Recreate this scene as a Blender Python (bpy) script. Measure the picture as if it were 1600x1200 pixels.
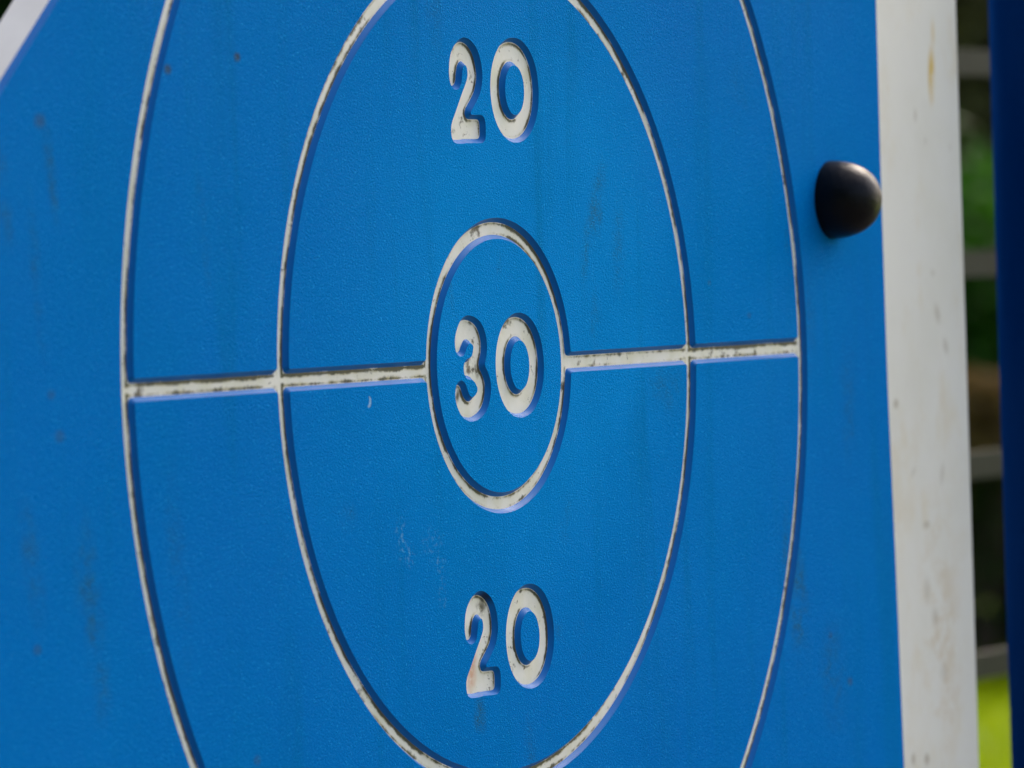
import bpy, bmesh, math, random
from mathutils import Vector, Matrix
from mathutils.geometry import tessellate_polygon
random.seed(7)
for _o in list(bpy.data.objects):
    bpy.data.objects.remove(_o)
S = bpy.context.scene
COL = S.collection
PZ = 1.2            # height of the target's centre above the ground (metres)

# ------------------------------------------------------------------ camera
cam = bpy.data.cameras.new("camera")
camo = bpy.data.objects.new("camera", cam)
COL.objects.link(camo)
Rm = Matrix(((0.487445, 0.034577, -0.872469), (-0.87256, -0.017558, -0.488192), (-0.032199, 0.999248, 0.021611)))
camo.matrix_world = Matrix.Translation((-2.70307, -1.51939, PZ + 0.05683)) @ Rm.to_4x4()
cam.sensor_width = 36
cam.lens = 8949.475 / 1600 * 36
cam.clip_start = 0.05
cam.clip_end = 500
cam.dof.use_dof = True
cam.dof.focus_distance = 3.11
cam.dof.aperture_fstop = 11.0
S.camera = camo

# ------------------------------------------------------------------ sky, sun, exposure
SUN_EL, SUN_AZ = math.radians(37), math.radians(78)     # azimuth clockwise from +Y
w = bpy.data.worlds.new("World")
S.world = w
w.use_nodes = True
sky = w.node_tree.nodes.new("ShaderNodeTexSky")
sky.sky_type = 'NISHITA'
sky.sun_disc = False
sky.sun_elevation = SUN_EL
sky.sun_rotation = SUN_AZ
sky.air_density = 0.7
sky.dust_density = 8.0
sky.ozone_density = 1.0
bg = w.node_tree.nodes["Background"]
bg.inputs[1].default_value = 0.15
w.node_tree.links.new(sky.outputs[0], bg.inputs[0])
sun = bpy.data.lights.new("sun", 'SUN')
sun.energy = 2.4
sun.angle = math.radians(0.5)
sun.color = (1.0, 0.95, 0.86)
suno = bpy.data.objects.new("sun", sun)
COL.objects.link(suno)
sd = Vector((math.sin(SUN_AZ) * math.cos(SUN_EL), math.cos(SUN_AZ) * math.cos(SUN_EL), math.sin(SUN_EL)))
suno.rotation_euler = sd.to_track_quat('Z', 'Y').to_euler()
S.view_settings.view_transform = 'Standard'
S.view_settings.look = 'None'
S.view_settings.exposure = 1.96
S.view_settings.gamma = 1.0
S.render.engine = 'CYCLES'
S.cycles.use_denoising = True

# ------------------------------------------------------------------ helpers
def tag(o, label=None, cat=None, group=None, kind=None):
    for k, v in (("label", label), ("category", cat), ("group", group), ("kind", kind)):
        if v:
            o[k] = v
    return o

def mesh_obj(name, verts, faces, mats, parent=None, fmat=None, smooth=None, loc=None):
    me = bpy.data.meshes.new(name)
    me.from_pydata([tuple(v) for v in verts], [], faces)
    for m in (mats if isinstance(mats, (list, tuple)) else [mats]):
        me.materials.append(m)
    if fmat:
        for p, i in zip(me.polygons, fmat):
            p.material_index = i
    if smooth is True:
        for p in me.polygons:
            p.use_smooth = True
    elif smooth:
        for p, s in zip(me.polygons, smooth):
            p.use_smooth = s
    me.update()
    o = bpy.data.objects.new(name, me)
    COL.objects.link(o)
    if parent:
        o.parent = parent
    if loc:
        o.location = loc
    return o

def empty(name, loc=(0, 0, 0), rz=0.0):
    o = bpy.data.objects.new(name, None)
    o.empty_display_size = 0.05
    COL.objects.link(o)
    o.location = loc
    o.rotation_euler = (0, 0, rz)
    return o

def set_attr(o, name, vals):
    a = o.data.attributes.new(name, 'FLOAT', 'POINT')
    a.data.foreach_set("value", vals)

# ------------------------------------------------------------------ node helpers
class NT:
    def __init__(self, name):
        self.m = bpy.data.materials.new(name)
        self.m.use_nodes = True
        self.t = self.m.node_tree
        self.b = self.t.nodes["Principled BSDF"]
        tc = self.t.nodes.new("ShaderNodeTexCoord")
        self.obj = tc.outputs["Object"]
    def put(self, sock, v):
        if isinstance(v, bpy.types.NodeSocket):
            self.t.links.new(v, sock)
        elif v is not None:
            sock.default_value = v
    def math(self, op, a, b=None, c=None, clamp=False):
        n = self.t.nodes.new("ShaderNodeMath")
        n.operation = op
        n.use_clamp = clamp
        for i, v in enumerate((a, b, c)):
            if v is not None:
                self.put(n.inputs[i], v)
        return n.outputs[0]
    def ramp(self, v, a, b, lo=0.0, hi=1.0, smooth=True):
        n = self.t.nodes.new("ShaderNodeMapRange")
        n.interpolation_type = 'SMOOTHSTEP' if smooth else 'LINEAR'
        n.clamp = True
        self.put(n.inputs[0], v)
        for i, q in enumerate((a, b, lo, hi)):
            self.put(n.inputs[i + 1], q)
        return n.outputs[0]
    def mix(self, f, a, b):
        n = self.t.nodes.new("ShaderNodeMix")
        n.data_type = 'RGBA'
        self.put(n.inputs[0], f)
        self.put(n.inputs[6], a if isinstance(a, bpy.types.NodeSocket) else (*a, 1))
        self.put(n.inputs[7], b if isinstance(b, bpy.types.NodeSocket) else (*b, 1))
        return n.outputs[2]
    def mapv(self, loc=(0, 0, 0), rot=(0, 0, 0), scale=(1, 1, 1), typ='POINT', src=None):
        n = self.t.nodes.new("ShaderNodeMapping")
        n.vector_type = typ
        n.inputs[1].default_value = loc
        n.inputs[2].default_value = rot
        n.inputs[3].default_value = scale
        self.t.links.new(src or self.obj, n.inputs[0])
        return n.outputs[0]
    def noise(self, vec, scale, detail=3.0, rough=0.5, dist=0.0, out=0):
        n = self.t.nodes.new("ShaderNodeTexNoise")
        self.put(n.inputs["Vector"], vec)
        n.inputs["Scale"].default_value = scale
        n.inputs["Detail"].default_value = detail
        n.inputs["Roughness"].default_value = rough
        n.inputs["Distortion"].default_value = dist
        return n.outputs[out]
    def voronoi(self, vec, scale, feature='F1', out=0):
        n = self.t.nodes.new("ShaderNodeTexVoronoi")
        n.feature = feature
        self.put(n.inputs["Vector"], vec)
        n.inputs["Scale"].default_value = scale
        return n.outputs[out]
    def attr(self, name):
        n = self.t.nodes.new("ShaderNodeAttribute")
        n.attribute_name = name
        return n.outputs["Fac"]
    def blob(self, x, z, rx, rz, ang=0.0, soft=0.9):
        """soft elliptical spot on the panel plane, centre and radii in mm"""
        v = self.mapv(loc=(x / 1000, 0, z / 1000), rot=(0, math.radians(ang), 0), scale=(rx / 1000, 1000.0, rz / 1000), typ='TEXTURE')
        l = self.t.nodes.new("ShaderNodeVectorMath")
        l.operation = 'LENGTH'
        self.t.links.new(v, l.inputs[0])
        return self.ramp(l.outputs["Value"], 1.0, 1.0 - soft)
    def bump(self, h, strength, dist, normal=None):
        n = self.t.nodes.new("ShaderNodeBump")
        n.inputs["Strength"].default_value = strength
        n.inputs["Distance"].default_value = dist
        self.t.links.new(h, n.inputs["Height"])
        if normal:
            self.t.links.new(normal, n.inputs["Normal"])
        return n.outputs[0]
    def out(self, base=None, rough=None, spec=None, normal=None, metal=None, ior=None):
        i = self.b.inputs
        if ior is not None:
            i["IOR"].default_value = ior
        if base is not None:
            self.put(i["Base Color"], base if isinstance(base, bpy.types.NodeSocket) else (*base, 1))
        if rough is not None:
            self.put(i["Roughness"], rough)
        if spec is not None:
            self.put(i["Specular IOR Level"], spec)
        if metal is not None:
            self.put(i["Metallic"], metal)
        if normal is not None:
            self.put(i["Normal"], normal)
        return self.m

# ------------------------------------------------------------------ materials
BLUE = (0.0, 0.236, 0.61)

def blue_face_material():
    n = NT("embossed_blue_plastic")
    # weathering: faint vertical run-off streaks and cloudy fading
    st = n.noise(n.mapv(scale=(34, 1, 2.6)), 1.0, 5, 0.6, 0.4)
    cl = n.noise(n.obj, 7.0, 4, 0.55)
    # light falloff painted into the blue: paler middle, deeper rim, broken by noise
    light_falloff = n.math('MULTIPLY', n.math('ADD', n.blob(60, 20, 430, 330, 0, 1.0), n.blob(30, 60, 230, 230, 0, 1.0)), 0.5)
    light_falloff = n.math('ADD', n.math('MULTIPLY', light_falloff, 1.5), n.math('MULTIPLY', n.math('SUBTRACT', n.noise(n.mapv(loc=(0.37, 0, 0.1)), 4.5, 4, 0.6), 0.5), 0.9), clamp=True)
    col = n.mix(light_falloff, (0.0, 0.160, 0.50), BLUE)
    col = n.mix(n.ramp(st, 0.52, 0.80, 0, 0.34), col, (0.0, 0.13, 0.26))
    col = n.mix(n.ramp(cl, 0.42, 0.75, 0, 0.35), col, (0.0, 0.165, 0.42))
    # grain in the dirt: settles in the hollows of the embossing
    gn = n.noise(n.mapv(scale=(1.0, 1.0, 1.3)), 760, 2, 0.6, 0.6)
    sp = n.noise(n.obj, 160, 3, 0.7)
    sp2 = n.noise(n.obj, 34, 3, 0.65)
    dirt = None
    for (x, z, rx, rz, a, amt) in (
            (116, 86, 13, 34, 20, 0.8), (101, 62, 7, 26, 12, 0.5), (140, 62, 12, 40, 5, 0.42), (110, 22, 9, 22, 8, 0.5),
            (2, 52, 4, 14, 3, 0.5), (-51, 40, 4, 12, -6, 0.55), (-34, -187, 10, 14, 0, 0.95), (55, -144, 7, 12, 0, 0.6),
            (192, -17, 30, 26, 10, 0.4), (-409, -97, 16, 52, -6, 0.85), (-400, -150, 12, 60, -4, 0.5), (-457, -80, 12, 42, -10, 0.7),
            (-430, 106, 7, 34, -8, 0.75), (-470, 92, 9, 36, -6, 0.8), (-446, 60, 8, 60, -5, 0.45), (352, -150, 20, 66, -8, 0.95), (398, -200, 26, 50, 0, 0.55),
            (338, -120, 8, 40, 6, 0.6), (352, 66, 5, 14, 0, 0.6), (378, 20, 14, 60, 0, 0.3), (-295, 73, 7, 48, -6, 0.42),
            (-168, -70, 16, 12, 30, 0.4), (-330, -90, 14, 80, -5, 0.3), (20, -215, 10, 40, 0, 0.4), (80, -160, 12, 30, 0, 0.35),
            (70, -80, 14, 30, 10, 0.3), (-60, 190, 14, 40, 0, 0.3), (300, 150, 30, 30, 0, 0.25), (430, -40, 16, 70, 0, 0.35)):
        k = n.math('MULTIPLY', n.blob(x, z, rx, rz, a), amt)
        dirt = k if dirt is None else n.math('MAXIMUM', dirt, k)
    patch = n.ramp(sp2, 0.36, 0.62)
    fleck = n.ramp(sp, 0.40, 0.60, 0.35, 1.0)
    hollow = n.ramp(gn, 0.60, 0.42, 0.25, 1.0)
    dm = n.math('MULTIPLY', n.math('MULTIPLY', dirt, patch), n.math('MULTIPLY', fleck, hollow))
    col = n.mix(n.math('MULTIPLY', dm, 0.95), col, (0.030, 0.098, 0.092))
    # small isolated spots
    spots = None
    for (x, z, r, a) in ((-259, 163, 4.5, 0.9), (-324, 156, 5, 0.8), (-438, 130, 7, 0.5), (-262, -190, 5, 0.35), (420, -205, 5, 0.5),
                         (395, -175, 4, 0.4), (-455, -120, 5, 0.4), (300, 20, 4, 0.25), (-430, -20, 6, 0.35), (-436, 0, 5, 0.3), (250, 40, 3, 0.3)):
        k = n.math('MULTIPLY', n.blob(x, z, r, r * 0.75, 0, 0.8), a)
        spots = k if spots is None else n.math('MAXIMUM', spots, k)
    col = n.mix(spots, col, (0.055, 0.075, 0.085))
    # chalky scuffs
    ch = None
    for (x, z, rx, rz, a) in ((-112, -88, 9, 16, 0.9), (-104, -97, 8, 9, 0.9), (-72, -103, 9, 7, 0.9), (-80, -92, 18, 12, 0.45), (-70, -118, 7, 14, 0.5)):
        k = n.math('MULTIPLY', n.blob(x, z, rx, rz, 0), a)
        ch = k if ch is None else n.math('MAXIMUM', ch, k)
    chm = n.math('MULTIPLY', ch, n.ramp(n.noise(n.obj, 330, 2, 0.6), 0.50, 0.66))
    col = n.mix(n.math('MULTIPLY', chm, 0.5), col, (0.16, 0.42, 0.62))
    # a single curved nick
    nick = n.math('SUBTRACT', n.blob(-140.5, -14.5, 2.6, 3.4, 10, 0.3), n.blob(-142.4, -13.8, 2.6, 3.4, 10, 0.3), clamp=True)
    col = n.mix(n.math('MULTIPLY', nick, 0.75), col, (0.35, 0.55, 0.68))
    # glints on the raised grain, painted in as paler blue
    col = n.mix(n.ramp(gn, 0.54, 0.68, 0, 0.45), col, (0.0, 0.29, 0.66))
    col = n.mix(n.ramp(gn, 0.62, 0.72, 0, 0.6), col, (0.03, 0.42, 0.80))
    h = n.math('ADD', gn, n.math('MULTIPLY', n.noise(n.obj, 1300, 1, 0.5), 0.25))
    nor = n.bump(h, 0.75, 0.0012)
    rough = n.ramp(cl, 0.3, 0.7, 0.50, 0.62)
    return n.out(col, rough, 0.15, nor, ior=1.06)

def blue_cut_material():
    n = NT("smooth_cut_blue_plastic")
    cl = n.noise(n.obj, 40, 3, 0.6)
    moss = n.noise(n.obj, 70, 4, 0.65)
    col = n.mix(n.ramp(cl, 0.4, 0.8, 0, 0.3), (0.0, 0.15, 0.47), (0.0, 0.10, 0.35))
    col = n.mix(n.ramp(moss, 0.70, 0.80, 0, 0.6), col, (0.0, 0.02, 0.04))
    sooty = n.math('MAXIMUM', n.blob(-23, -125, 12, 9, -30), n.math('MULTIPLY', n.blob(52, -138, 4, 14, 0), 0.7))
    col = n.mix(n.math('MULTIPLY', sooty, 0.85), col, (0.008, 0.012, 0.02))
    lines = n.noise(n.mapv(scale=(1, 12, 1)), 90, 2, 0.5)
    return n.out(col, n.ramp(cl, 0.3, 0.7, 0.36, 0.46), 0.5, None, ior=1.26)

def white_core_material():
    n = NT("white_plastic_core")
    cl = n.noise(n.obj, 55, 4, 0.6)
    col = n.mix(n.ramp(cl, 0.35, 0.75, 0, 0.8), (0.80, 0.765, 0.655), (0.68, 0.645, 0.46))
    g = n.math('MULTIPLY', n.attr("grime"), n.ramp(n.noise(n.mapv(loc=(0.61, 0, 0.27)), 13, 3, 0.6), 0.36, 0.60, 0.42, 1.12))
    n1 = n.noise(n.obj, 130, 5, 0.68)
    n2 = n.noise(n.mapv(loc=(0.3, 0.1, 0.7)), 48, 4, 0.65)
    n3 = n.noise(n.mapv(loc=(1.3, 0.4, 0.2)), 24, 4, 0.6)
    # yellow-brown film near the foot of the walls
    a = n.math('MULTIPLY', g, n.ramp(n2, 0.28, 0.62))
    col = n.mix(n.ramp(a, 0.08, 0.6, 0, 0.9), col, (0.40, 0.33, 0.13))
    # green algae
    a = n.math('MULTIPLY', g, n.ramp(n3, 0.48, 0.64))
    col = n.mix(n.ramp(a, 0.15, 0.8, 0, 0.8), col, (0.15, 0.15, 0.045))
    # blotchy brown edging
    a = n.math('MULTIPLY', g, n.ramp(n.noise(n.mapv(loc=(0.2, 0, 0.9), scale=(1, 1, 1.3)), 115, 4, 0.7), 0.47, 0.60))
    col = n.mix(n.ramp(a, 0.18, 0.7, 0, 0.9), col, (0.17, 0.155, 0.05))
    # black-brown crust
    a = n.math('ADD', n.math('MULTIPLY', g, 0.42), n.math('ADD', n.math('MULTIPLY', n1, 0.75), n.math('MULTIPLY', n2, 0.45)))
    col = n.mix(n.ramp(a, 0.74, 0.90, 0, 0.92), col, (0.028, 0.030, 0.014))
    # sparse flecks away from the walls
    col = n.mix(n.ramp(n.noise(n.obj, 210, 3, 0.7), 0.63, 0.72, 0, 0.75), col, (0.10, 0.07, 0.035))
    # occasional blot across the whole width
    col = n.mix(n.ramp(n.noise(n.mapv(loc=(0.9, 0, 0.35)), 30, 5, 0.65), 0.61, 0.67, 0, 0.9), col, (0.055, 0.04, 0.02))
    # rust run on the lower left two
    ru = n.math('MULTIPLY', n.blob(-37, -163, 7.5, 20, 12), n.ramp(n1, 0.30, 0.62, 0.25, 1))
    col = n.mix(n.math('MULTIPLY', ru, 0.8), col, (0.60, 0.26, 0.14))
    # mould in the notches of the three
    so = n.math('MAXIMUM', n.blob(-21.5, -2.0, 3.2, 6, -15), n.blob(-43.0, -15.0, 3.0, 6.5, 25))
    so = n.math('MULTIPLY', so, n.ramp(n1, 0.36, 0.55))
    col = n.mix(n.math('MULTIPLY', so, 0.9), col, (0.05, 0.035, 0.015))
    # soot at the head of the lower two
    so = n.math('MULTIPLY', n.blob(-25, -130, 9, 7, -20), n.ramp(n1, 0.42, 0.6))
    col = n.mix(n.math('MULTIPLY', so, 0.9), col, (0.05, 0.035, 0.015))
    nor = n.bump(n1, 0.25, 0.0006)
    return n.out(col, 0.5, 0.35, nor)

def core_edge_material():
    n = NT("white_core_edge")
    c = n.noise(n.obj, 18, 3, 0.6)
    return n.out(n.mix(n.ramp(c, 0.35, 0.7), (0.66, 0.64, 0.585), (0.59, 0.57, 0.52)), 0.55, 0.3, n.bump(n.noise(n.obj, 150, 2, 0.5), 0.1, 0.0006))

def white_board_material():
    n = NT("white_painted_board")
    cl = n.noise(n.obj, 14, 4, 0.6)
    col = n.mix(n.ramp(cl, 0.40, 0.75, 0, 0.55), (0.70, 0.68, 0.605), (0.63, 0.605, 0.51))
    low2 = n.math('MULTIPLY', n.ramp(n.noise(n.mapv(scale=(1, 1, 0.5)), 26, 5, 0.65), 0.50, 0.70), 0.35)
    col = n.mix(low2, col, (0.60, 0.48, 0.28))
    low = n.math('MULTIPLY', n.blob(604, -190, 46, 130, 0, 0.95), n.ramp(n.noise(n.obj, 60, 4, 0.65), 0.42, 0.64))
    col = n.mix(n.math('MULTIPLY', low, 0.55), col, (0.56, 0.44, 0.28))
    yel = n.math('MAXIMUM', n.blob(615, 166, 7, 25, 3, 0.8), n.math('MULTIPLY', n.blob(619, 193, 4, 14, 0, 0.8), 0.45))
    yel = n.math('MULTIPLY', yel, n.ramp(n.noise(n.obj, 90, 2, 0.6), 0.3, 0.55, 0.4, 1))
    col = n.mix(n.math('MULTIPLY', yel, 0.95), col, (0.58, 0.38, 0.05))
    sp = None
    for (x, z, rx, rz, a, k_) in ((589, 140, 4, 7, 0, .45), (603, 124, 4, 4, 0, .25), (613, 14, 6, 10, -25, .5), (624, -7, 6, 9, -30, .5), (608, 40, 6, 4, 0, .3),
                                  (547.6, -41, 6, 5, 0, .75), (587, -119, 8, 4, 0, .6), (570, -85, 7, 4, -30, .3), (613, -88, 6, 12, 20, .4), (596, -178, 8, 9, 0, .45),
                                  (606, -214, 10, 10, 0, .3), (577, -267, 6, 6, 0, .85), (557, -265, 5, 6, 0, .75), (585, -160, 8, 12, 0, .4), (640, 120, 5, 5, 0, .2)):
        k = n.math('MULTIPLY', n.blob(x, z, rx, rz, a), k_)
        sp = k if sp is None else n.math('MAXIMUM', sp, k)
    col = n.mix(n.math('MULTIPLY', sp, 0.75), col, (0.30, 0.235, 0.15))
    return n.out(col, 0.55, 0.3, n.bump(n.noise(n.obj, 200, 3, 0.6), 0.15, 0.0006))

def rubber_material():
    n = NT("black_cap_plastic")
    c = n.noise(n.obj, 60, 4, 0.6)
    col = n.mix(n.ramp(c, 0.4, 0.75, 0, 0.6), (0.003, 0.003, 0.0035), (0.009, 0.007, 0.005))
    return n.out(col, n.ramp(c, 0.3, 0.7, 0.36, 0.46), 0.16, n.bump(n.noise(n.obj, 240, 4, 0.7), 0.5, 0.0008))

def navy_material():
    n = NT("navy_powder_coat")
    c = n.noise(n.mapv(scale=(6, 6, 1)), 3, 4, 0.6)
    col = n.mix(n.ramp(c, 0.35, 0.7), (0.0, 0.008, 0.046), (0.001, 0.011, 0.056))
    sc = n.noise(n.mapv(scale=(1, 1, 0.35)), 70, 5, 0.7)
    col = n.mix(n.ramp(sc, 0.68, 0.74, 0, 0.5), col, (0.01, 0.022, 0.07))
    return n.out(col, 0.6, 0.0, n.bump(n.noise(n.obj, 300, 2, 0.5), 0.08, 0.0005), ior=1.05)

def steel_material():
    n = NT("galvanised_steel")
    c = n.noise(n.obj, 25, 4, 0.6)
    col = n.mix(n.ramp(c, 0.35, 0.7), (0.007, 0.011, 0.008), (0.011, 0.016, 0.012))
    return n.out(col, 0.6, 0.3, ior=1.25)

def ground_material(name, a, b, sc, bs=0.4):
    n = NT(name)
    c = n.noise(n.obj, sc, 6, 0.65)
    f = n.noise(n.obj, sc * 22, 3, 0.6)
    col = n.mix(n.ramp(n.math('ADD', n.math('MULTIPLY', c, 0.6), n.math('MULTIPLY', f, 0.4)), 0.36, 0.64), a, b)
    return n.out(col, 0.9, 0.15, n.bump(f, bs, 0.02))

def leaf_material(name, a, b, trans, spec=0.02):
    n = NT(name)
    oi = n.t.nodes.new("ShaderNodeObjectInfo")
    c = n.noise(n.obj, 9, 3, 0.6)
    col = n.mix(n.ramp(c, 0.35, 0.68), a, b)
    n.out(col, 0.6, spec)
    tr = n.t.nodes.new("ShaderNodeBsdfTranslucent")
    n.t.links.new(col, tr.inputs[0])
    mx = n.t.nodes.new("ShaderNodeMixShader")
    mx.inputs[0].default_value = trans
    n.t.links.new(n.b.outputs[0], mx.inputs[1])
    n.t.links.new(tr.outputs[0], mx.inputs[2])
    o = next(x for x in n.t.nodes if x.type == 'OUTPUT_MATERIAL')
    n.t.links.new(mx.outputs[0], o.inputs[0])
    return n.m

def bark_material():
    n = NT("brown_bark")
    c = n.noise(n.mapv(scale=(9, 9, 2)), 6, 5, 0.65)
    return n.out(n.mix(n.ramp(c, 0.35, 0.7), (0.035, 0.024, 0.015), (0.12, 0.085, 0.055)), 0.9, 0.1, n.bump(c, 0.6, 0.02))

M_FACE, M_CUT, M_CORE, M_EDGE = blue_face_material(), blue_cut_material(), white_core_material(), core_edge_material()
M_BOARD, M_CAP, M_NAVY, M_STEEL = white_board_material(), rubber_material(), navy_material(), steel_material()
M_BARK = bark_material()

# ================================================================== SETTING
M_LAWN = ground_material("lawn_turf", (0.072, 0.12, 0.002), (0.125, 0.17, 0.003), 1.5)
M_ADDED_SURFACE = ground_material("dark_added_surface", (0.030, 0.029, 0.028), (0.060, 0.057, 0.052), 3)
me = bpy.data.meshes.new("lawn")
G = 220.0
lawn = mesh_obj("lawn", [(-G, -G, 0), (G, -G, 0), (G, G, 0), (-G, G, 0)], [(0, 1, 2, 3)], M_LAWN)
tag(lawn, kind="structure")
# unseen dark surface added to cut light bounced off the lawn, uneven rounded patch
pv = []
for i in range(72):
    t = 2 * math.pi * i / 72
    r = 1.0 + 0.03 * math.sin(5 * t) + 0.02 * math.sin(9 * t + 1)
    pv.append((-5.0 + 10.0 * r * math.copysign(abs(math.cos(t)) ** 0.7, math.cos(t)), -7.0 + 10.0 * r * math.copysign(abs(math.sin(t)) ** 0.7, math.sin(t)), 0.004))
tag(mesh_obj("added_surface", pv, [tuple(range(72))], M_ADDED_SURFACE), kind="structure")

# ================================================================== TARGET PANEL
MM = 0.001
SKIN = 2.7                 # thickness of the blue skin = depth of the engraving
INS = 2.0                  # how far the cut walls lean in
CORE = 21.4
HW = 11.35 / 2             # half width of the engraved rings and lines at the face
RC = (80 - HW, 224.746, 369.39)
LY = -0.55                 # height of the horizontal line
panel = empty("target_panel", (0, 0, PZ))
tag(panel, "large blue plastic target panel with engraved white rings and the numbers 20, 30 and 20", "target panel")

def P3(x, y, n):           # panel millimetres -> local metres
    return (x * MM, -n * MM, y * MM)

def resample(pts, step, closed=True):
    out = []
    m = len(pts)
    for i in range(m if closed else m - 1):
        a, b = pts[i], pts[(i + 1) % m]
        L = math.hypot(b[0] - a[0], b[1] - a[1])
        k = max(1, int(math.ceil(L / step)))
        for j in range(k):
            t = j / k
            out.append((a[0] + (b[0] - a[0]) * t, a[1] + (b[1] - a[1]) * t))
    return out

def area(p):
    return 0.5 * sum(p[i][0] * p[(i + 1) % len(p)][1] - p[(i + 1) % len(p)][0] * p[i][1] for i in range(len(p)))

def offset(p, d):
    """move a closed loop to its right (outward for a counter-clockwise loop) by d"""
    m = len(p)
    out = []
    for i in range(m):
        a, b = p[i - 1], p[(i + 1) % m]
        tx, ty = b[0] - a[0], b[1] - a[1]
        l = math.hypot(tx, ty) or 1
        out.append((p[i][0] + ty / l * d, p[i][1] - tx / l * d))
    return out

def round_corners(corners_and_arcs, r=1.6):
    """list of polylines joined end to end (closed); each joint gets a small rounding"""
    segs = corners_and_arcs
    out = []
    k = len(segs)
    trimmed = []
    for s in segs:
        s = resample(s, 0.9, False) + [s[-1]]
        # trim r from both ends
        def cut(q):
            acc = 0.0
            for i in range(len(q) - 1):
                L = math.dist(q[i], q[i + 1])
                if acc + L >= r:
                    t = (r - acc) / L
                    return [(q[i][0] + (q[i + 1][0] - q[i][0]) * t, q[i][1] + (q[i + 1][1] - q[i][1]) * t)] + q[i + 1:]
                acc += L
            return q
        c = cut(list(s))
        c = cut(c[::-1])[::-1]
        trimmed.append((s, c))
    for i in range(k):
        s, c = trimmed[i]
        nx = trimmed[(i + 1) % k]
        out += c
        a, m, b = c[-1], s[-1], nx[1][0]
        for t in (0.2, 0.4, 0.6, 0.8):
            out.append(((1 - t) ** 2 * a[0] + 2 * t * (1 - t) * m[0] + t * t * b[0], (1 - t) ** 2 * a[1] + 2 * t * (1 - t) * m[1] + t * t * b[1]))
    return out

def arc(R, a0, a1, cx=0, cy=0, step=0.9, sy=1.0):
    k = max(8, int(abs(a1 - a0) * R / step))
    return [(cx + R * math.cos(a0 + (a1 - a0) * i / k), cy + sy * R * math.sin(a0 + (a1 - a0) * i / k)) for i in range(k + 1)]

def circle(R, k=None):
    k = k or int(2 * math.pi * R / 0.9)
    return [(R * math.cos(2 * math.pi * i / k), R * math.sin(2 * math.pi * i / k)) for i in range(k)]

def fill(loops):
    """triangulate a polygon with holes; returns verts, tris"""
    polys = [[Vector((x, y, 0)) for x, y in l] for l in loops]
    tris = tessellate_polygon(polys)
    flat = [q for l in loops for q in l]
    return flat, [tuple(t) for t in tris]

def up(tri, flat):
    a, b, c = (flat[i] for i in tri)
    ar = (b[0] - a[0]) * (c[1] - a[1]) - (c[0] - a[0]) * (b[1] - a[1])
    return tri if ar > 0 else (tri[0], tri[2], tri[1])

def skin_piece(name, outer, holes, outer_wall=True, parent=panel, label=None, extra=None):
    """a piece of the blue skin: flat face with leaning cut walls round its rim(s)"""
    if area(outer) < 0:
        outer = outer[::-1]
    holes = [h if area(h) < 0 else h[::-1] for h in holes]
    loops = [outer] + holes
    flat, tris = fill(loops)
    V = [P3(x, y, 0) for x, y in flat]
    F = [up(t, flat) for t in tris]
    fm = [0] * len(F)
    sm = [False] * len(F)
    for li, l in enumerate(loops):
        if li == 0 and not outer_wall:
            continue
        m = len(l)
        lev = [(0.0, 0.0), (0.12, -0.35), (0.55 * INS, -0.5 * SKIN), (0.93 * INS, -0.9 * SKIN), (INS + 0.35, -SKIN - 0.05)]
        base = len(V)
        for (dd, nn) in lev:
            for (x, y) in offset(l, dd):
                V.append(P3(x, y, nn))
        for r in range(len(lev) - 1):
            for i in range(m):
                j = (i + 1) % m
                F.append((base + r * m + j, base + r * m + i, base + (r + 1) * m + i, base + (r + 1) * m + j))
                fm.append(1)
                sm.append(True)
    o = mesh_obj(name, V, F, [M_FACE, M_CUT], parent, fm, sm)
    if label:
        o["label"] = label
    return o

# ---- numerals: strokes of the router turned into outlines through a distance field
def poly_dist(px, py, path):
    best = 1e9
    for i in range(len(path) - 1):
        ax, ay = path[i]
        bx, by = path[i + 1]
        dx, dy = bx - ax, by - ay
        L = dx * dx + dy * dy
        t = 0 if L == 0 else max(0, min(1, ((px - ax) * dx + (py - ay) * dy) / L))
        d = math.hypot(px - ax - t * dx, py - ay - t * dy)
        if d < best:
            best = d
    return best

def smin(a, b, k):
    h = max(k - abs(a - b), 0) / k
    return min(a, b) - h * h * k * 0.25

def stroke_dist(px, py, path):
    """signed distance to a stroke whose radius varies along its points (x, y, r)"""
    best = 1e9
    for i in range(len(path) - 1):
        ax, ay, ar = path[i]
        bx, by, br = path[i + 1]
        dx, dy = bx - ax, by - ay
        L = dx * dx + dy * dy
        t = 0 if L == 0 else max(0, min(1, ((px - ax) * dx + (py - ay) * dy) / L))
        d = math.hypot(px - ax - t * dx, py - ay - t * dy) - (ar + (br - ar) * t)
        if d < best:
            best = d
    return best

def spline(pts, k=5):
    out = []
    m = len(pts)
    for i in range(m - 1):
        p0, p1, p2, p3 = pts[max(i - 1, 0)], pts[i], pts[i + 1], pts[min(i + 2, m - 1)]
        for j in range(k):
            t = j / k
            out.append(tuple(0.5 * (2 * b + (c - a) * t + (2 * a - 5 * b + 4 * c - d) * t * t + (3 * b - a - 3 * c + d) * t ** 3) for a, b, c, d in zip(p0, p1, p2, p3)))
    out.append(pts[-1])
    return out

def rbox(x, y, x0, x1, y0, y1, cr):
    qx, qy = abs(x - (x0 + x1) / 2) - (x1 - x0) / 2 + cr, abs(y - (y0 + y1) / 2) - (y1 - y0) / 2 + cr
    return math.hypot(max(qx, 0), max(qy, 0)) + min(max(qx, qy), 0) - cr

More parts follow.
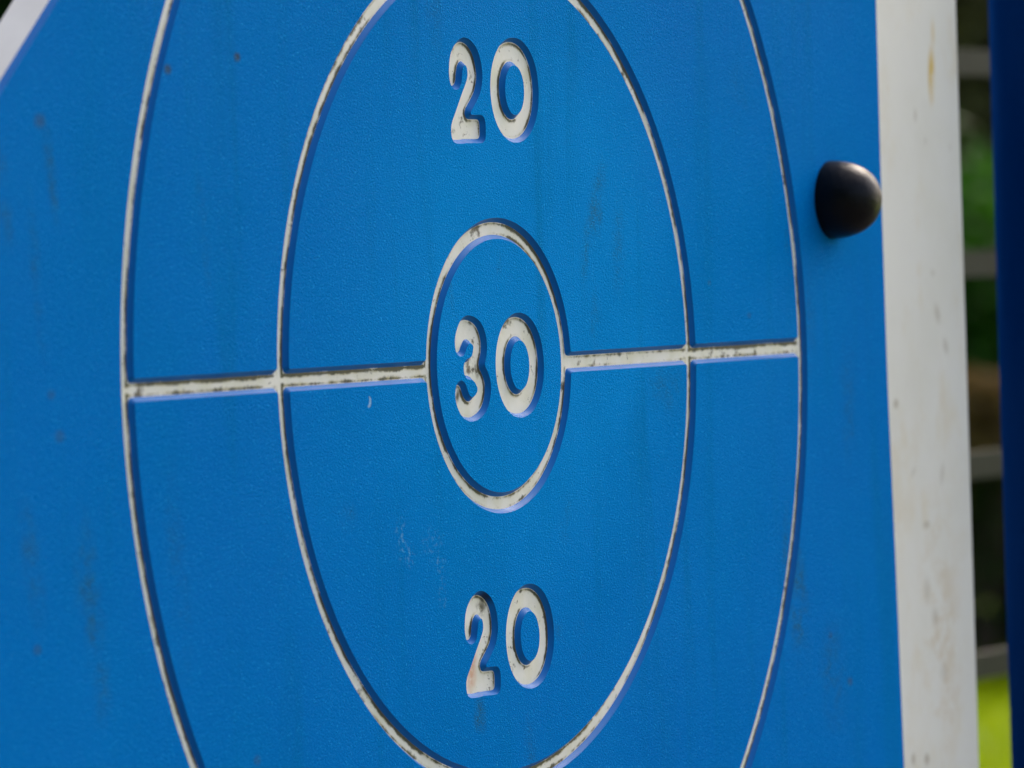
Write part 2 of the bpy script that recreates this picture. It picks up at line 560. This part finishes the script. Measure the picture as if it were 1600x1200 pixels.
TWO = spline([(-38.6, 6.4, 6.6), (-38.4, 10.0, 7.1), (-36.2, 16.2, 7.3), (-28.4, 20.9, 7.2), (-20.4, 17.3, 7.6), (-17.4, 9.6, 8.0), (-18.6, 3.6, 7.9),
              (-22.4, -1.4, 7.3), (-27.9, -7.2, 6.6), (-33.4, -14.2, 6.4), (-37.4, -20.6, 7.2), (-37.8, -21.2, 7.2)])
def sdf_two(x, y):
    d = stroke_dist(x, y, TWO)
    d2 = rbox(x, y, -39.0, -7.6, -28.6, -13.4, 5.0)
    d3 = rbox(x, y, -44.8, -28.0, -28.6, -18.5, 4.2)
    return smin(smin(d, d2, 1.6), d3, 1.5)

THREE_U = spline([(-42.4, 12.6, 6.2), (-41.2, 15.6, 7.0), (-37.0, 20.0, 7.5), (-31.4, 20.8, 7.4), (-24.2, 18.0, 7.5), (-21.2, 11.6, 7.4), (-23.6, 4.6, 7.0), (-27.8, 0.4, 6.0)])
THREE_L = spline([(-27.5, -0.8, 6.0), (-21.8, -4.4, 7.0), (-18.1, -10.6, 7.2), (-21.4, -18.2, 7.0), (-30.7, -22.2, 6.5), (-38.6, -20.2, 7.0), (-42.6, -15.4, 7.2), (-43.3, -12.6, 6.4)])
def sdf_three(x, y):
    d = smin(stroke_dist(x, y, THREE_U), stroke_dist(x, y, THREE_L), 1.6)
    return smin(d, stroke_dist(x, y, [(-34.4, -0.3, 5.7), (-25.5, -0.3, 6.2)]), 1.6)

def contours(f, x0, x1, y0, y1, h=0.8):
    nx, ny = int((x1 - x0) / h) + 1, int((y1 - y0) / h) + 1
    g = [[f(x0 + i * h, y0 + j * h) for j in range(ny)] for i in range(nx)]
    nxt = {}
    def ip(i0, j0, i1, j1):
        a, b = g[i0][j0], g[i1][j1]
        t = a / (a - b)
        return (x0 + h * (i0 + (i1 - i0) * t), y0 + h * (j0 + (j1 - j0) * t))
    pts = {}
    for i in range(nx - 1):
        for j in range(ny - 1):
            cs = [(i, j), (i + 1, j), (i + 1, j + 1), (i, j + 1)]
            ins = [g[a][b] < 0 for a, b in cs]
            if all(ins) or not any(ins):
                continue
            ent, ext = [], []
            for k in range(4):
                a, b = cs[k], cs[(k + 1) % 4]
                if ins[k] != ins[(k + 1) % 4]:
                    key = (min(a, b), max(a, b))
                    pts[key] = ip(*a, *b)
                    (ext if ins[k] else ent).append(key)
            for a, b in zip(ext, ent):      # inside kept on the left
                nxt[a] = b
    loops = []
    left = dict(nxt)
    while left:
        s = next(iter(left))
        l, c = [], s
        while c in left:
            l.append(pts[c])
            c = left.pop(c)
        loops.append(l)
    res = []
    for l in loops:
        for _ in range(3):
            l = [((l[i - 1][0] + 2 * l[i][0] + l[(i + 1) % len(l)][0]) / 4, (l[i - 1][1] + 2 * l[i][1] + l[(i + 1) % len(l)][1]) / 4) for i in range(len(l))]
        # even spacing
        per = sum(math.dist(l[i], l[(i + 1) % len(l)]) for i in range(len(l)))
        k = int(per / 0.7)
        out, acc, tgt = [], 0.0, 0.0
        for i in range(len(l)):
            a, b = l[i], l[(i + 1) % len(l)]
            L = math.dist(a, b)
            while tgt <= acc + L and len(out) < k:
                t = (tgt - acc) / L if L else 0
                out.append((a[0] + (b[0] - a[0]) * t, a[1] + (b[1] - a[1]) * t))
                tgt += per / k
            acc += L
        res.append(out)
    res.sort(key=lambda q: -abs(area(q)))
    return [l if area(l) * (1 if i == 0 else -1) > 0 else l[::-1] for i, l in enumerate(res)]

def superellipse(cx, cy, a, b, p, k):
    out = []
    for i in range(k):
        t = 2 * math.pi * i / k
        c, s = math.cos(t), math.sin(t)
        out.append((cx + a * math.copysign(abs(c) ** (2 / p), c), cy + b * math.copysign(abs(s) ** (2 / p), s)))
    return resample_even(out)

def resample_even(l, step=0.7):
    per = sum(math.dist(l[i], l[(i + 1) % len(l)]) for i in range(len(l)))
    k = int(per / step)
    out, acc, tgt = [], 0.0, 0.0
    for i in range(len(l)):
        a, b = l[i], l[(i + 1) % len(l)]
        L = math.dist(a, b)
        while tgt <= acc + L + 1e-9 and len(out) < k:
            t = (tgt - acc) / L if L else 0
            out.append((a[0] + (b[0] - a[0]) * t, a[1] + (b[1] - a[1]) * t))
            tgt += per / k
        acc += L
    return out

two_loops = contours(sdf_two, -52, -2, -34, 34)
three_loops = contours(sdf_three, -56, -4, -34, 34)
def zero_loops(cx):
    return [superellipse(cx, 0, 26.9, 28.6, 2.08, 400), superellipse(cx, 0, 10.6, 13.5, 2.05, 300)[::-1]]

def shift(loops, dx, dy, rot=0.0):
    c, s = math.cos(rot), math.sin(rot)
    return [[(x * c - y * s + dx, x * s + y * c + dy) for x, y in l] for l in loops]

def numeral_floor(name, loops, label):
    """white floor of an engraved figure; loops at face level, inside on the left"""
    V, F, g = [], [], []
    inner = []
    for l in loops:
        m = len(l)
        base = len(V)
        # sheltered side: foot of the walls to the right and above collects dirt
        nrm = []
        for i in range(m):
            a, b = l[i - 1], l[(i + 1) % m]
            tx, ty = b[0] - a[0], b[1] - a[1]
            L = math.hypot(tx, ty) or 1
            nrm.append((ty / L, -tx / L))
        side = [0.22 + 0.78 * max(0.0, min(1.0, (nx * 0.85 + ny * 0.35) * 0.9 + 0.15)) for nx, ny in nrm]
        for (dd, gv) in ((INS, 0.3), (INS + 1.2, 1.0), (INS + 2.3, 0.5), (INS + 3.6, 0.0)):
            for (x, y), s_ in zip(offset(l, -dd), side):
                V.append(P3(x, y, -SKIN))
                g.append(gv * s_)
        for r in range(3):
            for i in range(m):
                j = (i + 1) % m
                F.append((base + r * m + i, base + r * m + j, base + (r + 1) * m + j, base + (r + 1) * m + i))
        inner.append(([base + 3 * m + i for i in range(m)], offset(l, -(INS + 3.6))))
    flat, tris = fill([q for _, q in inner])
    idx = [i for ids, _ in inner for i in ids]
    for t in tris:
        F.append(tuple(idx[i] for i in up(t, flat)))
    o = mesh_obj(name, V, F, M_CORE, panel)
    set_attr(o, "grime", g)
    if label:
        o["label"] = label
    return o

numbers = []      # (loops, what)
for (what, cy, dx0, dx2, rt) in (("top", 149.3, 25.9, 0.0, 0.0), ("bottom", -148.5, 23.6, -2.6, 0.012)):
    numbers.append((shift(two_loops, dx2, cy - 0.3, -0.02 if what == "bottom" else 0), "white 2 of the %s 20" % what, what))
    numbers.append((shift(zero_loops(dx0), 0, cy), "white 0 of the %s 20" % what, what))
numbers.append((shift(three_loops, 0, -0.4), "white 3 of the middle 30", "mid"))
numbers.append((shift(zero_loops(21.9), 0, -0.5), "white 0 of the middle 30", "mid"))

# ---- blue skin pieces
centre_holes = [l[0] for l, _, k in numbers if k == "mid"]
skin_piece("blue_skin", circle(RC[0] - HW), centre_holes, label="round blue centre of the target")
def half_ring(r0, r1, top):
    y = LY + (HW if top else -HW)
    a0, a1 = math.asin(y / r1), math.asin(y / r0)
    if top:
        segs = [arc(r1, a0, math.pi - a0), [(-r1 * math.cos(a0), y), (-r0 * math.cos(a1), y)], arc(r0, math.pi - a1, a1), [(r0 * math.cos(a1), y), (r1 * math.cos(a0), y)]]
    else:
        segs = [arc(r1, math.pi - a0, 2 * math.pi + a0), [(r1 * math.cos(a0), y), (r0 * math.cos(a1), y)], arc(r0, a1, -math.pi - a1), [(-r0 * math.cos(a1), y), (-r1 * math.cos(a0), y)]]
    return round_corners(segs)
for top in (True, False):
    k = "top" if top else "bottom"
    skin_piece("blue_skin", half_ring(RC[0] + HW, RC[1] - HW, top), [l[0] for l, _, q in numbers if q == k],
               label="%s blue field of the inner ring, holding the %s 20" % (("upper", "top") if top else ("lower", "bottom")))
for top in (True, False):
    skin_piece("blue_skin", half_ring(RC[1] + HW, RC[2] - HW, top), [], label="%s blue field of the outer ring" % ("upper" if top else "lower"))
# islands inside the zeros
for l, what, k in numbers:
    if len(l) > 1:
        isl = l[1]
        skin_piece("blue_island", isl if area(isl) > 0 else isl[::-1], [])
# outer field, reaching the cut edge of the panel
CH = 37.2 / 42.3
def chx(y):
    return -418.6 + (y - 187.8) / CH
edge = [(497, -430), (492.5, -264), (489.5, -145), (485.6, -27), (485.0, 91), (485.9, 209), (487, 430), (chx(430), 430), (-497, 187.8 + (-497 + 418.6) * CH), (-497, -430)]
edge = resample(edge, 12)
# small rounding of the corners by smoothing
for _ in range(2):
    edge = [((edge[i - 1][0] + 2 * edge[i][0] + edge[(i + 1) % len(edge)][0]) / 4, (edge[i - 1][1] + 2 * edge[i][1] + edge[(i + 1) % len(edge)][1]) / 4) for i in range(len(edge))]
edge = resample(edge, 3)
if area(edge) < 0:
    edge = edge[::-1]
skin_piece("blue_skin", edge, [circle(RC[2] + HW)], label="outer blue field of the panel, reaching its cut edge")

# ---- white floors
for l, what, k in numbers:
    numeral_floor("engraved_numeral", l, what)

def sd_net(x, y):
    """depth inside the engraved rings and lines, mm from the foot of the nearest wall"""
    hf = HW - INS
    R = math.hypot(x, y)
    d = max(hf - abs(R - r) for r in RC)
    if RC[0] < R < RC[2]:
        d = max(d, hf - abs(y - LY))
    return d
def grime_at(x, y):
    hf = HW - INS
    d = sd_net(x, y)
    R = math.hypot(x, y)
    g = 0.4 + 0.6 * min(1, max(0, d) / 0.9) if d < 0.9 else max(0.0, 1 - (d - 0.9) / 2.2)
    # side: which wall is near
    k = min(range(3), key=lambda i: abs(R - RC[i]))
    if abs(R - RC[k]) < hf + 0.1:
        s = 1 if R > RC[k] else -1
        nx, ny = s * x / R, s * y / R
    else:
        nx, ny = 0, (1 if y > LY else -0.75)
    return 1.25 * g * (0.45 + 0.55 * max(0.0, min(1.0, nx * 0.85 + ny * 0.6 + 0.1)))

for k, r in enumerate(RC):
    na = int(2 * math.pi * r / 1.1)
    cols = [-1, -0.72, -0.42, 0, 0.42, 0.72, 1]
    hf = HW - INS + 0.02
    V, F, g = [], [], []
    for i in range(na):
        t = 2 * math.pi * i / na
        for c in cols:
            rr = r + c * hf
            x, y = rr * math.cos(t), rr * math.sin(t)
            V.append(P3(x, y, -SKIN))
            g.append(grime_at(x, y))
    m = len(cols)
    for i in range(na):
        j = (i + 1) % na
        for c in range(m - 1):
            F.append((i * m + c, i * m + c + 1, j * m + c + 1, j * m + c))
    o = mesh_obj("engraved_ring", V, F, M_CORE, panel)
    o["label"] = ("small inner white ring round the 30", "middle white ring", "large outer white ring")[k]
    set_attr(o, "grime", g)
for k in (0, 1):
    for s in (-1, 1):
        hf = HW - INS + 0.02
        rows = [-1, -0.72, -0.42, 0, 0.42, 0.72, 1]
        V, F, g = [], [], []
        nseg = 130
        for i in range(nseg + 1):
            for c in rows:
                y = LY + c * hf
                xa = math.sqrt((RC[k] + hf) ** 2 - y * y)
                xb = math.sqrt((RC[k + 1] - hf) ** 2 - y * y)
                x = s * (xa + (xb - xa) * i / nseg)
                V.append(P3(x, y, -SKIN))
                g.append(grime_at(x, y))
        m = len(rows)
        for i in range(nseg):
            for c in range(m - 1):
                q = (i * m + c, (i + 1) * m + c, (i + 1) * m + c + 1, i * m + c + 1)
                F.append(q if s > 0 else q[::-1])
        o = mesh_obj("engraved_line", V, F, M_CORE, panel)
        o["label"] = "horizontal white line between the %s rings, on the %s" % (("inner and middle", "middle and outer")[k], "right" if s > 0 else "left")
        set_attr(o, "grime", g)

# ---- white core slab (seen at the cut edge)
def slab(name, loop, n0, n1, mat, parent, inset_back=0.0, rnd=0.0):
    flat, tris = fill([loop])
    m = len(loop)
    V = [P3(x, y, n0) for x, y in loop] + [P3(x, y, n1) for x, y in loop]
    F = [up(t, flat) for t in tris]
    F += [tuple(i + m for i in reversed(up(t, flat))) for t in tris]
    for i in range(m):
        j = (i + 1) % m
        F.append((j, i, i + m, j + m))
    return mesh_obj(name, V, F, mat, parent)
e2 = offset(edge, INS + 0.35)
slab("white_core", e2, -SKIN - 0.05, -SKIN - CORE, M_EDGE, panel)

# ================================================================== BLACK BOLT CAP
prof = [(23.6 * math.sin(q / 14 * math.pi / 2) ** 0.86, 31.0 * math.cos(q / 14 * math.pi / 2) ** 0.92) for q in range(15)]
V, F = [(0, -prof[0][1] * MM, 0)], []
NS = 64
for (r, n) in prof[1:]:
    for i in range(NS):
        t = 2 * math.pi * i / NS
        V.append((r * MM * math.cos(t), -max(n, 0.05) * MM, r * MM * math.sin(t)))
for i in range(NS):
    F.append((0, 1 + i, 1 + (i + 1) % NS))
for k in range(len(prof) - 2):
    for i in range(NS):
        j = (i + 1) % NS
        a = 1 + k * NS
        F.append((a + i, a + NS + i, a + NS + j, a + j))
cap = mesh_obj("bolt_cap", V, F, M_CAP, smooth=True, loc=(0.415, 0, PZ + 0.087))
tag(cap, "black domed bolt cap on the right of the blue panel", "bolt cap")

# ================================================================== WHITE UPRIGHT BOARD
NB = -SKIN - CORE - 0.1
def rounded_bar(x0, x1, n0, n1, rad, seg=8):
    """cross-section in (x, n), counter-clockwise seen from above; n0 front, n1 back"""
    pts = []
    for (cx, cn, a0) in ((x1 - rad, n0 - rad, 0), (x0 + rad, n0 - rad, 90), (x0 + rad, n1 + rad, 180), (x1 - rad, n1 + rad, 270)):
        for i in range(seg + 1):
            a = math.radians(a0 + 90 * i / seg)
            pts.append((cx + rad * math.cos(a), cn + rad * math.sin(a)))
    return pts
board = empty("white_board", (0, 0, 0))
tag(board, "tall off-white board with brown stains behind the right edge of the blue panel", "board")
xr = 666.0 + (-24.2 - NB) * 2.2
cs = rounded_bar(385, xr, NB, NB - 40, 14, 16)
V, F, sm = [], [], []
m = len(cs)
H0, H1 = -PZ * 1000, 520
for y in (H0, H1):
    for (x, n) in cs:
        V.append(P3(x, y, n))
for i in range(m):
    j = (i + 1) % m
    F.append((i, j, j + m, i + m))
F.append(tuple(range(m, 2 * m)))
F.append(tuple(reversed(range(m))))
bb = mesh_obj("board_body", V, F, M_BOARD, board, loc=(0, 0, PZ))

# ================================================================== DARK BLUE POST
post = empty("blue_post", (0.808, 0.008, 0))
tag(post, "dark navy round metal post at the far right", "post")
def tube(name, r, z0, z1, mat, parent, seg=48, cap_h=0.0):
    V, F = [], []
    for z in (z0, z1):
        for i in range(seg):
            t = 2 * math.pi * i / seg
            V.append((r * math.cos(t), r * math.sin(t), z))
    for i in range(seg):
        j = (i + 1) % seg
        F.append((i, j, j + seg, i + seg))
    sm = [True] * seg
    if cap_h:
        k = 5
        base = seg
        for q in range(1, k):
            a = q / k * math.pi / 2
            for i in range(seg):
                t = 2 * math.pi * i / seg
                V.append((r * math.cos(a) * math.cos(t), r * math.cos(a) * math.sin(t), z1 + cap_h * math.sin(a)))
            for i in range(seg):
                j = (i + 1) % seg
                F.append((base + i, base + j, base + seg + j, base + seg + i))
                sm.append(True)
            base += seg
        F.append(tuple(base + i for i in range(seg)))
        sm.append(True)
    else:
        F.append(tuple(seg + i for i in range(seg)))
        sm.append(False)
    return mesh_obj(name, V, F, mat, parent, smooth=sm)
tube("post_tube", 0.057, 0, 1.49, M_NAVY, post)
tube("post_top", 0.059, 1.49, 1.50, M_CAP, post, cap_h=0.02)
tube("base_collar", 0.075, 0, 0.05, M_NAVY, post)

# ================================================================== STEEL RAIL FENCE
fence = empty("rail_fence", (0, 0.70, 0))
tag(fence, "grey steel fence of horizontal rails, blurred in the gap beside the white board", "fence")
def box_mesh(name, x0, x1, y0, y1, z0, z1, mat, parent, bev=0.003):
    bm = bmesh.new()
    bmesh.ops.create_cube(bm, size=1)
    for v in bm.verts:
        v.co = Vector(((x0 + x1) / 2 + v.co.x * (x1 - x0), (y0 + y1) / 2 + v.co.y * (y1 - y0), (z0 + z1) / 2 + v.co.z * (z1 - z0)))
    bmesh.ops.bevel(bm, geom=bm.edges[:], offset=bev, segments=2, affect='EDGES')
    me = bpy.data.meshes.new(name)
    bm.to_mesh(me)
    bm.free()
    me.materials.append(mat)
    o = bpy.data.objects.new(name, me)
    COL.objects.link(o)
    o.parent = parent
    return o
RZ = [1.2 + 0.2265 + 0.1868, 1.2 + 0.2265, 1.2 + 0.0396, 1.2 - 0.1472, 1.2 - 0.3335, 1.2 - 0.520, 1.2 - 0.707, 1.2 - 0.893]
for z in RZ:
    box_mesh("rail", 1.0, 5.2, -0.002, 0.002, z - 0.0125, z + 0.0125, M_STEEL, fence, 0.0006)
for x in (1.02, 2.42, 3.8, 5.18):
    box_mesh("fence_post", x - 0.03, x + 0.03, 0.0025, 0.0625, 0, 1.75, M_STEEL, fence)

# ================================================================== PLANTING
M_LD = leaf_material("dark_hedge_leaf", (0.008, 0.042, 0.004), (0.024, 0.075, 0.006), 0.3)
M_LG = leaf_material("tree_leaf", (0.030, 0.060, 0.010), (0.080, 0.100, 0.020), 0.25)
M_LO = leaf_material("olive_tree_leaf", (0.045, 0.045, 0.015), (0.090, 0.085, 0.030), 0.2)
M_LX = leaf_material("dark_tree_leaf", (0.004, 0.014, 0.003), (0.012, 0.032, 0.004), 0.15)
M_LB = leaf_material("dry_brown_leaf", (0.11, 0.07, 0.025), (0.20, 0.13, 0.05), 0.3)
M_GR = leaf_material("grass_blade", (0.085, 0.13, 0.001), (0.135, 0.18, 0.002), 0.5, 0.0)

def leaf_mesh(name, n, shape, size, mat, seed, clumps=0):
    rnd = random.Random(seed)
    V, F = [], []
    cl = []
    for _ in range(clumps):
        cl.append(shape(rnd))
    for _ in range(n):
        if cl:
            c = Vector(rnd.choice(cl)) + Vector((rnd.gauss(0, 1), rnd.gauss(0, 1), rnd.gauss(0, 0.8))) * size * 2.2
        else:
            c = Vector(shape(rnd))
        if c.z < 0.01:
            c.z = 0.01 + rnd.random() * 0.05
        s = size * rnd.uniform(0.6, 1.3)
        u = Vector((rnd.gauss(0, 1), rnd.gauss(0, 1), rnd.gauss(0, 1))).normalized()
        v = u.orthogonal().normalized()
        v.rotate(Matrix.Rotation(rnd.uniform(0, 6.28), 3, u))
        wv = u.cross(v) * 0.28 * s
        b = len(V)
        V += [c, c + v * s * 0.5 + wv, c + v * s, c + v * s * 0.5 - wv]
        F.append((b, b + 1, b + 2, b + 3))
    me = bpy.data.meshes.new(name)
    me.from_pydata([tuple(p) for p in V], [], F)
    me.materials.append(mat)
    me.update()
    return me

def limb_mesh(name, paths, mat, seg=9):
    V, F = [], []
    for path in paths:
        b0 = len(V)
        for k, (p, r) in enumerate(path):
            q = Vector(path[min(k + 1, len(path) - 1)][0]) - Vector(path[max(k - 1, 0)][0])
            q.normalize()
            a = q.orthogonal().normalized()
            c = q.cross(a)
            for i in range(seg):
                t = 2 * math.pi * i / seg
                V.append(Vector(p) + (a * math.cos(t) + c * math.sin(t)) * r)
        for k in range(len(path) - 1):
            for i in range(seg):
                j = (i + 1) % seg
                F.append((b0 + k * seg + i, b0 + k * seg + j, b0 + (k + 1) * seg + j, b0 + (k + 1) * seg + i))
    me = bpy.data.meshes.new(name)
    me.from_pydata([tuple(p) for p in V], [], F)
    me.materials.append(mat)
    for p in me.polygons:
        p.use_smooth = True
    me.update()
    return me

# direction of sight, used only to know where planting can be seen
CAMX, CAMY = -2.703, -1.519
def along(dist, deg):
    a = math.radians(29.2 - deg)       # heading of the view axis from +X; deg to the right
    return CAMX + dist * math.cos(a), CAMY + dist * math.sin(a)

def bush_shape(rx, ry, h):
    def f(r):
        t = r.uniform(0, 6.283)
        k = r.random() ** 0.35
        z = r.random() ** 0.8
        wdt = (1 - max(0, z - 0.75) * 1.6) * (0.86 + 0.14 * math.sin(3 * t + z * 5))
        return (rx * k * wdt * math.cos(t), ry * k * wdt * math.sin(t), h * z)
    return f
def copy_thing(src, loc, rz, sc, label, group):
    r = src.copy()
    COL.objects.link(r)
    r.location = loc
    r.rotation_euler = (0, 0, rz)
    r.scale = sc
    r["label"] = label
    r["group"] = group
    for c in src.children:
        d = c.copy()
        COL.objects.link(d)
        d.parent = r
    return r

def where(dg):
    if dg < -4.5:
        return "past the cut top left corner of the blue panel"
    if dg < 4.1:
        return "hidden by the blue panel and white board"
    if dg < 5.6:
        return "showing in the gap between white board and navy post"
    return "beyond the navy post"
stem_paths = [[((0, 0, 0), .03), ((.1 * math.cos(a), .1 * math.sin(a), .4), .02), ((.3 * math.cos(a), .3 * math.sin(a), .95), .008)] for a in (0.3, 1.4, 2.6, 3.9, 5.1)]
shrub0 = empty("hedge_shrub", (0, 0, 0))
tag(shrub0, "x", "shrub")
o = bpy.data.objects.new("foliage", leaf_mesh("foliage", 9000, bush_shape(.72, .72, 1.36), 0.075, M_LD, 3, 260)); COL.objects.link(o); o.parent = shrub0
o = bpy.data.objects.new("stems", limb_mesh("stems", stem_paths, M_BARK)); COL.objects.link(o); o.parent = shrub0
spots = [(17.9, d) for d in (-10.6, -7.9, -5.3, -2.7, -0.1, 2.4, 4.9, 7.4, 10.0)]
for i, (ds, dg) in enumerate(spots):
    x, y = along(ds, dg)
    lab = "dark green hedge shrub, " + where(dg)
    sc = (1.0 + 0.1 * math.sin(i * 2.1), 1.0, 1.02 + 0.04 * math.sin(i * 1.7))
    if i == 0:
        shrub0.location = (x, y, 0); shrub0.scale = sc; shrub0["label"] = lab; shrub0["group"] = "shrubs in the hedge"
    else:
        copy_thing(shrub0, (x, y, 0), i * 1.3, sc, lab, "shrubs in the hedge")

# tuft of dry brown seed heads in front of the hedge
dry = empty("dry_plant", (*along(17.0, 4.62), 0))
tag(dry, "brown dried plant at the foot of the dark hedge, seen in the narrow gap", "plant")
def dry_shape(r):
    t = r.uniform(0, 6.283)
    k = r.random() ** 0.5 * 0.16
    return (k * math.cos(t), k * math.sin(t), r.uniform(0.62, 0.86))
o = bpy.data.objects.new("seed_heads", leaf_mesh("seed_heads", 900, dry_shape, 0.06, M_LB, 9)); COL.objects.link(o); o.parent = dry
o = bpy.data.objects.new("stalks", limb_mesh("stalks", [[((0.02 * math.cos(a), .02 * math.sin(a), 0), .006), ((.12 * math.cos(a), .12 * math.sin(a), .8), .003)] for a in range(9)], M_BARK, 5)); COL.objects.link(o); o.parent = dry

def crown_shape(r):
    lobes = ((0, 0, 2.7, 1.25), (.7, .2, 2.2, .9), (-.7, -.3, 2.3, .9), (.1, .8, 2.0, .9), (-.2, -.8, 1.9, .85), (0.2, 0, 3.5, .75), (-.5, .5, 1.5, .8), (.5, -.5, 1.4, .8))
    c = lobes[r.randrange(len(lobes))]
    while True:
        p = (r.uniform(-1, 1), r.uniform(-1, 1), r.uniform(-1, 1))
        l = p[0] ** 2 + p[1] ** 2 + p[2] ** 2
        if 0.15 < l < 1:
            return (c[0] + p[0] * c[3], c[1] + p[1] * c[3], c[2] + p[2] * c[3] * .8)
trunk_paths = [[((0, 0, 0), .16), ((.04, .02, .8), .12), ((-.02, .05, 1.7), .09), ((.05, 0, 3.2), .03)]]
for a, z in ((0.4, .9), (1.9, 1.1), (3.1, 1.0), (4.4, 1.3), (5.4, 1.6)):
    trunk_paths.append([((0, 0, z), .06), ((.4 * math.cos(a), .4 * math.sin(a), z + .4), .04), ((.9 * math.cos(a), .9 * math.sin(a), z + 1.1), .012)])
kinds = []
for q, (mat, nm) in enumerate(((M_LG, "green"), (M_LO, "olive"), (M_LX, "dark"))):
    t = empty("garden_tree", (0, 0, 0))
    tag(t, "x", "tree")
    o = bpy.data.objects.new("crown", leaf_mesh("crown", 15000, crown_shape, 0.12, mat, 20 + q, 420)); COL.objects.link(o); o.parent = t
    o = bpy.data.objects.new("trunk", limb_mesh("trunk", trunk_paths, M_BARK)); COL.objects.link(o); o.parent = t
    kinds.append((t, nm))
used = [False, False, True]
for i, (ds, dg, q) in enumerate(((25, -9.5, 0), (24, -6.0, 2), (26, -3.4, 2), (25, -0.4, 0), (26, 2.6, 1), (24.6, 5.2, 1), (25.5, 8.6, 0), (28, 4.1, 0), (27, -4.9, 2), (28.5, 0.8, 0), (28, -8.0, 0), (28, 7.2, 1))):
    x, y = along(ds, dg)
    t, nm = kinds[q]
    lab = "%s tree behind the hedge, " % nm + where(dg)
    sc = 1.0 + 0.12 * math.sin(i * 2.7)
    if not used[q]:
        used[q] = True
        t.location = (x, y, 0); t.scale = (sc, sc, sc); t["label"] = lab; t["group"] = "%s trees behind the hedge" % nm
    else:
        copy_thing(t, (x, y, 0), i * 0.9, (sc, sc, sc), lab, "%s trees behind the hedge" % nm)

# unseen dark trees added to block light reaching the panel from the left
for i, (x, y, sc) in enumerate(((-7.5, 1.0, 1.9), (-8.0, -2.4, 2.1), (-8.2, -6.0, 1.8), (-6.0, 4.2, 1.7), (-10.5, -0.5, 2.3))):
    lab = ("unseen tall dark green tree, added to block light from the left")
    if i == 0:
        kinds[2][0].location = (x, y, 0); kinds[2][0].scale = (sc, sc, sc); kinds[2][0]["label"] = lab; kinds[2][0]["group"] = "unseen trees added to block light"
    else:
        copy_thing(kinds[2][0], (x, y, 0), i * 1.7, (sc, sc, sc), lab, "unseen trees added to block light")

# grass blades on the strip of lawn in sight
rnd = random.Random(11)
V, F = [], []
for _ in range(26000):
    x, y = along(rnd.uniform(11.5, 18.5), rnd.uniform(1.5, 8.0) if rnd.random() < .75 else rnd.uniform(-9, 9))
    h = rnd.uniform(0.03, 0.075)
    a = rnd.uniform(0, 6.283)
    dx, dy = math.cos(a) * 0.004, math.sin(a) * 0.004
    lx, ly = rnd.gauss(0, .02), rnd.gauss(0, .02)
    b = len(V)
    V += [(x - dx, y - dy, 0), (x + dx, y + dy, 0), (x + lx, y + ly, h)]
    F.append((b, b + 1, b + 2))
g = mesh_obj("grass", V, F, M_GR)
tag(g, "bright yellow-green sunlit grass beyond the fence", "grass", kind="stuff")
